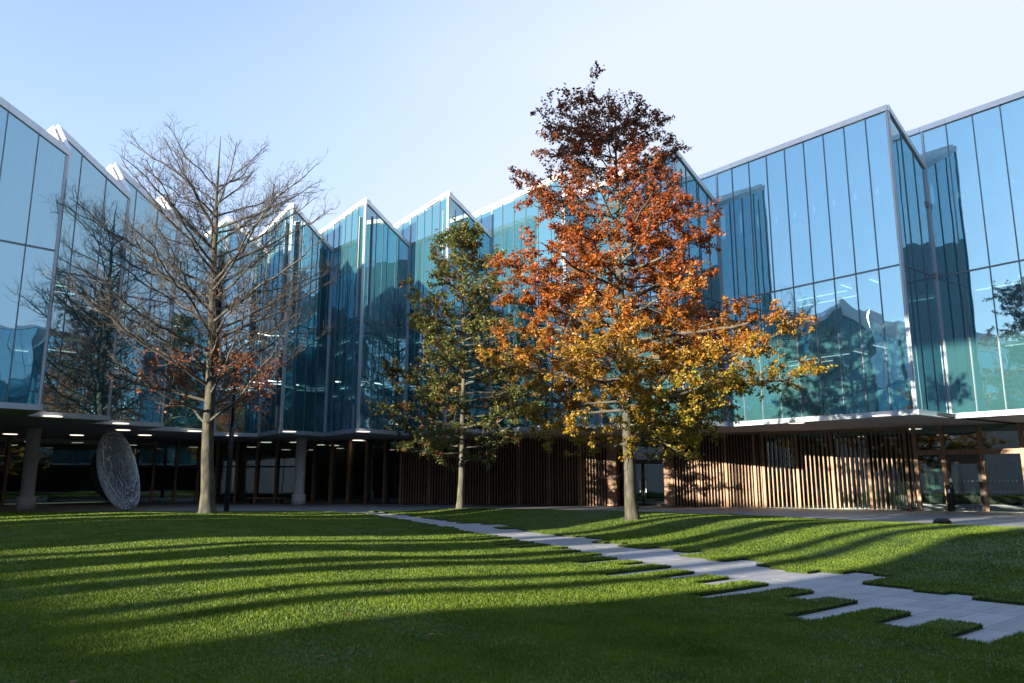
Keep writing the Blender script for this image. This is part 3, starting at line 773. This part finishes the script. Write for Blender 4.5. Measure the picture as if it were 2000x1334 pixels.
        Lf = Mi + sd_ * s_ * 0.33 + nm * s_ * 0.10; Rt = Mi - sd_ * s_ * 0.33 + nm * s_ * 0.10
        arr = np.concatenate([np.stack([A, Rt, T], 1), np.stack([A, T, Lf], 1)], 0)
        o = tri_mesh('leaves', arr, M['leaf'], root); o['kind'] = 'stuff'
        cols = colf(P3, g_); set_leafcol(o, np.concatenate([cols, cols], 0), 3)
    return root

def env_of(zs, ls, rs):
    def f(z, c):
        l = np.interp(z, zs, ls); r = np.interp(z, zs, rs); t = 0.5 + 0.5 * c
        return float(l + (r - l) * t)
    return f
def ramp(f, stops):
    xs = [s[0] for s in stops]; return np.stack([np.interp(f, xs, [s[1][i] for s in stops]) for i in range(3)], 1)

# bare beech with a last skirt of rust leaves
env1 = env_of([3.5, 5, 7.5, 10, 12.6, 15.2, 18, 20], [4.0, 5.6, 7.2, 7.8, 7.5, 5.8, 4.0, 1.6], [3.6, 5.0, 6.4, 7.0, 7.0, 6.0, 4.2, 1.6])
def keep1(q, rn):
    if q.z > 10.5 or q.z < 3.3: return False
    d = math.hypot(q.x, q.y); lim = 4.6 if q.z < 7.5 else 1.8
    return d < lim and rn.random() < 0.22 * (1 - (d / lim) ** 2) + 0.03
def col1(P, g_):
    f = g_.uniform(0, 1, len(P)); return ramp(f, [(0, (0.22, 0.05, 0.015)), (0.6, (0.36, 0.085, 0.02)), (1, (0.45, 0.17, 0.04))]) * g_.uniform(0.7, 1.2, (len(P), 1))
make_tree('bare_tree', 'tall leafless tree with a few rust leaves low around its trunk', (-14.2, 36.4, 0.05), 18.9, 0.36, env1, 4.1, 58, 7, (3.9, 3.5), 0.07,
          leaf=(7, 0.15, col1, keep1, 0.3), twig=True, lean=(-0.6, 0), dens2=0.34, wob=0.14, sub3=0.24, t_r=0.0078, thick=0.0078, l2=0.36, up2=0.75, last=0.86, r2=0.30)

# orange tree, shade on its upper crown painted into the leaf colour
env2 = env_of([2.3, 2.6, 3.3, 4.2, 5.1, 6.4, 7.9, 9.5, 10.9, 12.3, 12.9, 14, 15.4, 16.3, 16.9], [1.4, 3.0, 4.1, 4.2, 4.6, 5.2, 5.3, 5.0, 4.3, 3.7, 3.6, 3.6, 2.6, 1.4, 0.3],
              [1.2, 2.6, 5.2, 6.9, 6.9, 6.5, 5.2, 3.4, 3.4, 2.8, 2.2, 2.3, 1.9, 1.3, 0.3])
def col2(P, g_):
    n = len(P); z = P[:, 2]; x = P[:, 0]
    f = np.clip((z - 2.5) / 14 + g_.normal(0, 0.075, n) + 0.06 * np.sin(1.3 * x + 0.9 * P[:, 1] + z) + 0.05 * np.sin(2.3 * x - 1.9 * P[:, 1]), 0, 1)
    c = ramp(f, [(0, (0.48, 0.32, 0.035)), (0.14, (0.50, 0.29, 0.03)), (0.27, (0.50, 0.22, 0.026)), (0.40, (0.50, 0.145, 0.022)), (0.60, (0.46, 0.115, 0.024)), (0.68, (0.40, 0.11, 0.03)), (0.76, (0.32, 0.105, 0.04)), (1, (0.28, 0.095, 0.04))])  # last stops put the shade of the upper crown into the colour
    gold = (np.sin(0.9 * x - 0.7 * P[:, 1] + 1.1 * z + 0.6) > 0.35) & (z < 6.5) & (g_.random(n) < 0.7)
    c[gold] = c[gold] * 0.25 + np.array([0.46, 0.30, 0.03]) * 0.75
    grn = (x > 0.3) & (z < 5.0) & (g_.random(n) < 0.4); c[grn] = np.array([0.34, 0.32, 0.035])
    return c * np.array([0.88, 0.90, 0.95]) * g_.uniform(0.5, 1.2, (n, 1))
make_tree('orange_tree', 'autumn tree with orange and gold leaves, its top painted browner for shade', (4.2, 27.3, 0.12), 15.6, 0.235, env2, 2.9, 92, 21, (0.1, 1.5), 0.05,
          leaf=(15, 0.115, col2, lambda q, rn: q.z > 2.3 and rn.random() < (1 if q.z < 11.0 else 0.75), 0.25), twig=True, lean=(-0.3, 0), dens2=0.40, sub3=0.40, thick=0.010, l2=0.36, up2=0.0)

env3 = env_of([2.2, 2.8, 4.7, 6.6, 9.0, 11.3, 13, 14.2, 15.2, 16.5], [1.8, 3.5, 4.7, 4.6, 4.0, 3.7, 2.4, 1.6, 1.3, 0.3], [2.3, 4.5, 5.2, 4.9, 4.7, 4.1, 3.3, 2.3, 1.1, 0.3])
def col3(P, g_):
    n = len(P); f = g_.uniform(0, 1, n) + 0.15 * np.sin(P[:, 2] * 2 + P[:, 0])
    c = ramp(f, [(0, (0.085, 0.11, 0.028)), (0.6, (0.14, 0.16, 0.036)), (1, (0.21, 0.20, 0.045))])
    rust = (g_.random(n) < 0.06) | ((np.sin(1.7 * P[:, 0] + 2.3 * P[:, 1] + 1.9 * P[:, 2]) > 0.86) & (g_.random(n) < 0.6)); c[rust] = np.array([0.24, 0.085, 0.022])
    return c * g_.uniform(0.7, 1.2, (n, 1))
make_tree('green_tree', 'slender tree still in dark green leaf at the end of the path', (-2.8, 42.0, 0.05), 15.7, 0.20, env3, 2.7, 72, 33, (0.3, 1.8), 0.05,
          leaf=(12, 0.15, col3, lambda q, rn: q.z > 2.0, 0.15), twig=True, dens2=0.44, sub3=0.44, thick=0.010, l2=0.38, up2=0.1)

# ------------------------------------------------------------------ sculpture of woven wire
def sculpture():
    root = tag(empty('wire_sculpture', (-22.4, 44.2, 0)), 'leaning pebble shaped sculpture of woven steel wire on the paving', 'sculpture')
    def net(sub, seed, shrink, thick, name):
        rn = random.Random(seed); bm = bmesh.new(); bmesh.ops.create_icosphere(bm, subdivisions=sub, radius=1)
        for v in bm.verts:
            v.co += Vector((rn.uniform(-1, 1), rn.uniform(-1, 1), rn.uniform(-1, 1))) * (0.045 if sub == 4 else 0.09); v.co.normalize()
        es = [e for e in bm.edges if rn.random() < 0.22]
        bmesh.ops.dissolve_edges(bm, edges=es, use_verts=True)
        for v in bm.verts:
            p = v.co.copy(); s = shrink
            dent = 0.16 * math.exp(-((p.x + 0.25) ** 2 + (p.z + 0.1) ** 2) * 3.0) * (1 if p.y < 0 else 0)
            q = Vector((p.x * 1.06, p.y * 0.78, p.z * 2.42)) * s * (1 - dent)
            q.x += 0.42 * (1 - (p.z) ** 2) * 0.4 * (-1)
            q.z = max(q.z, -2.28 * s)
            a = R(-19); v.co = Vector((q.x * math.cos(a) + q.z * math.sin(a), q.y, -q.x * math.sin(a) + q.z * math.cos(a) + 2.28))
        mn = min(v.co.z for v in bm.verts)
        if sub == 4:
            for v in bm.verts: v.co.z -= mn
        bmesh.ops.wireframe(bm, faces=bm.faces[:], thickness=thick, use_replace=True, use_even_offset=False)
        me = bpy.data.meshes.new(name); bm.to_mesh(me); bm.free(); me.materials.append(M['steel'])
        o = bpy.data.objects.new(name, me); link(o, root); o['kind'] = 'stuff'
    net(4, 2, 1.0, 0.045, 'wire_mesh'); net(4, 9, 0.965, 0.040, 'inner_wire_mesh'); net(4, 5, 0.93, 0.040, 'core_wire_mesh')
sculpture()

# lamp post
lp = tag(empty('lamp_post', (-16.1, 44.0, 0)), 'slender black lamp post behind the leafless tree', 'lamp post')
b = MB(); b.tube([Vector((0, 0, 0)), Vector((0, 0, 4.6)), Vector((0, 0, 4.7))], [0.15, 0.135, 0.08], 14); b.build('base_tube', M['black'], lp, True)
b = MB(); b.tube([Vector((0, 0, 4.6)), Vector((0, 0, 9.2)), Vector((0, 0, 9.25))], [0.085, 0.075, 0.05], 12); b.build('pole', M['black'], lp, True)
b = MB()
for z in (8.1, 8.55, 9.0): b.tube([Vector((0, -0.06, z)), Vector((0, -0.22, z - .03)), Vector((0, -0.30, z - .12))], [0.05, 0.09, 0.10], 10)
b.build('spotlights', M['black'], lp, True)

# bench in the cloister
bn = tag(empty('bench', (-18.6, 58.9, 0)), 'long low timber bench before the cloister glazing', 'bench'); bn.rotation_euler = (0, 0, R(-6))
for k in range(4):
    b = MB(); b.box(-1.5, 1.5, -0.26 + k * 0.135, -0.14 + k * 0.135, 0.40, 0.46); b.build('seat_board', M['timber'], bn)
for x in (-1.2, 1.2):
    b = MB(); b.box(x - .05, x + .05, -0.2, 0.2, 0.0, 0.398); b.build('leg', M['black'], bn)

# door post with push pad, floor box, sign stand by the screens, frosted screen panel
bo = tag(empty('door_control_post', (24.45, 43.55, 0)), 'waist high black post beside the glazed door', 'post')
b = MB(); b.box(-.09, .09, -.07, .07, 0, 1.45); b.build('post', M['black'], bo); b = MB(); b.box(-.06, .06, -.085, -.071, 1.0, 1.2); b.build('push_pad', M['steel'], bo)
fx = tag(empty('ground_spotlight', (16.6, 30.2, 0)), 'small black ground spotlight on the paving at the lawn corner', 'light')
b = MB(); b.tube([Vector((-.35, 0, 0)), Vector((-.25, 0, .1)), Vector((.2, 0, .14)), Vector((.32, 0, .06))], [.05, .11, .12, .07], 10); b.build('housing', M['black'], fx, True)
b = MB(); b.box(-.3, .3, -.15, .15, 0, .02); b.build('base_plate', M['black'], fx)
st = tag(empty('sign_stand', (11.9, 50.4, 0)), 'thin black stand in front of the slatted screen right of the doorway', 'stand')
b = MB(); b.tube([Vector((0, 0, .02)), Vector((0, 0, 1.35))], [.03, .03], 8); b.build('pole', M['black'], st)
b = MB(); b.box(-.24, .24, -.18, .18, 0, .03); b.build('foot', M['black'], st)
b = MB(); b.box(-.22, .22, -.02, .02, 1.3, 1.42); b.build('sign_plate', M['black'], st)
a, b_ = Vector((23.6, 45.05)), Vector((24.76, 44.2)); d, n = nrm(a, b_)
fp_ = tag(empty('frosted_screen', (0, 0, 0)), 'pale green frosted screen standing inside the glass beside the door', 'screen')
b = MB(); b.wallbox(a + d * 0.30, a + d * 1.22, n, -0.47, -0.43, 0.95, 0.95, 2.35, 2.35); b.build('upper_panel', M['frost'], fp_)
b = MB(); b.wallbox(a + d * 0.45, a + d * 1.10, n, -0.465, -0.435, 0.03, 0.03, 0.945, 0.945); b.build('lower_panel', M['frost'], fp_)

# two people inside the glazed door
def person(loc, rot, h, coat, label, cname):
    root = tag(empty('person', loc), label, 'person', None); root.rotation_euler = (0, 0, rot); k = h / 1.75
    J = {'pel': (0, 0, .95, .15, .11), 'wst': (0, 0, 1.12, .135, .10), 'chs': (0, .01, 1.32, .165, .115), 'nk': (0, .0, 1.47, .06, .06), 'hd0': (0, -.015, 1.56, .075, .085), 'hd1': (0, -.02, 1.66, .08, .10), 'hd2': (0, -.01, 1.72, .055, .07)}
    for s_, q in ((-1, 'l'), (1, 'r')):
        J['sh' + q] = (s_ * .18, .01, 1.40, .06, .06); J['el' + q] = (s_ * .23, .03, 1.13, .045, .045); J['wr' + q] = (s_ * .20, -.08, .92, .03, .03); J['ha' + q] = (s_ * .19, -.12, .84, .035, .02)
        J['hp' + q] = (s_ * .09, 0, .88, .09, .09); J['kn' + q] = (s_ * .10, -.02, .49, .06, .06); J['an' + q] = (s_ * .10, .02, .09, .04, .04); J['to' + q] = (s_ * .11, -.15, .03, .04, .025)
    names = list(J); E = [('pel', 'wst'), ('wst', 'chs'), ('chs', 'nk'), ('nk', 'hd0'), ('hd0', 'hd1'), ('hd1', 'hd2')]
    for q in 'lr': E += [('chs', 'sh' + q), ('sh' + q, 'el' + q), ('el' + q, 'wr' + q), ('wr' + q, 'ha' + q), ('pel', 'hp' + q), ('hp' + q, 'kn' + q), ('kn' + q, 'an' + q), ('an' + q, 'to' + q)]
    me = bpy.data.meshes.new('body'); me.from_pydata([tuple(c * k for c in J[x][:3]) for x in names], [(names.index(a_), names.index(c_)) for a_, c_ in E], [])
    me.materials.append(M['cloth']); o = link(bpy.data.objects.new('body', me), root)
    m = o.modifiers.new('skin', 'SKIN')
    for i, x in enumerate(names):
        me.skin_vertices[0].data[i].radius = (J[x][3] * k, J[x][4] * k); me.skin_vertices[0].data[i].use_root = (i == 0)
    o.modifiers.new('sub', 'SUBSURF').levels = 2; o.modifiers['sub'].render_levels = 2
    hb = MB(); hb.tube([Vector((0, .02, 1.50 * k)), Vector((0, .03, 1.58 * k)), Vector((0, .01, 1.68 * k)), Vector((0, 0, 1.765 * k)), Vector((0, 0, 1.79 * k))], [.07 * k, .105 * k, .108 * k, .07 * k, .02], 12); hb.build('hair', M['hair'], root, True)
    fb = MB(); fb.tube([Vector((0, -.075, 1.53 * k)), Vector((0, -.10, 1.57 * k)), Vector((0, -.10, 1.66 * k)), Vector((0, -.07, 1.70 * k))], [.03, .055, .06, .03], 10); fb.build('face', M['skin'], root, True)
    ct = MB(); ct.tube([Vector((0, 0, (.35 if coat else .78) * k)), Vector((0, 0, .95 * k)), Vector((0, 0, 1.15 * k)), Vector((0, 0.01, 1.36 * k)), Vector((0, 0, 1.45 * k))], [.215 * k, .20 * k, .175 * k, .205 * k, .08 * k], 14)
    ct.v = [(x, y * 0.66, z) for x, y, z in ct.v]; ct.build(cname, M['coat'] if coat else M['cloth'], root, True)
person((26.1, 43.95, 0.012), R(200), 1.68, True, 'dark haired person in a long white coat standing inside the glazed door', 'coat')
person((26.75, 44.3, 0.012), R(80), 1.82, False, 'taller person in dark clothes facing sideways inside the glazed door', 'jacket')

# a few fallen leaves on the grass
fr_ = np.random.default_rng(8); N2 = 160
fu = fr_.uniform(-6, 24, N2); fv = fr_.uniform(4, 30, N2)
ok = (fu < 8 + .33 * fv) | (fu > 12.5 + .31 * fv); fu = fu[ok]; fv = fv[ok]; n2 = len(fu)
fxx = US.x * fu + VS.x * fv; fyy = US.y * fu + VS.y * fv; fz = lawn_h(fu, fv) + 0.045
a_ = fr_.uniform(0, 6.28, n2); s_ = fr_.uniform(.03, .05, n2)
q = np.stack([np.stack([fxx + np.cos(a_ + t) * s_ * k, fyy + np.sin(a_ + t) * s_ * k, fz + dz], 1) for t, k, dz in ((0, 1.2, 0), (1.57, .6, .012), (3.14, 1.2, .005), (4.71, .6, .015))], 1)
fl = tri_mesh('fallen_leaves', q.astype(np.float32), M['leaf']); fl['kind'] = 'stuff'; tag(fl, 'scattered fallen rust leaves lying on the lawn', 'leaves')
set_leafcol(fl, ramp(fr_.uniform(0, 1, n2), [(0, (.25, .08, .02)), (1, (.42, .22, .05))]), 4)
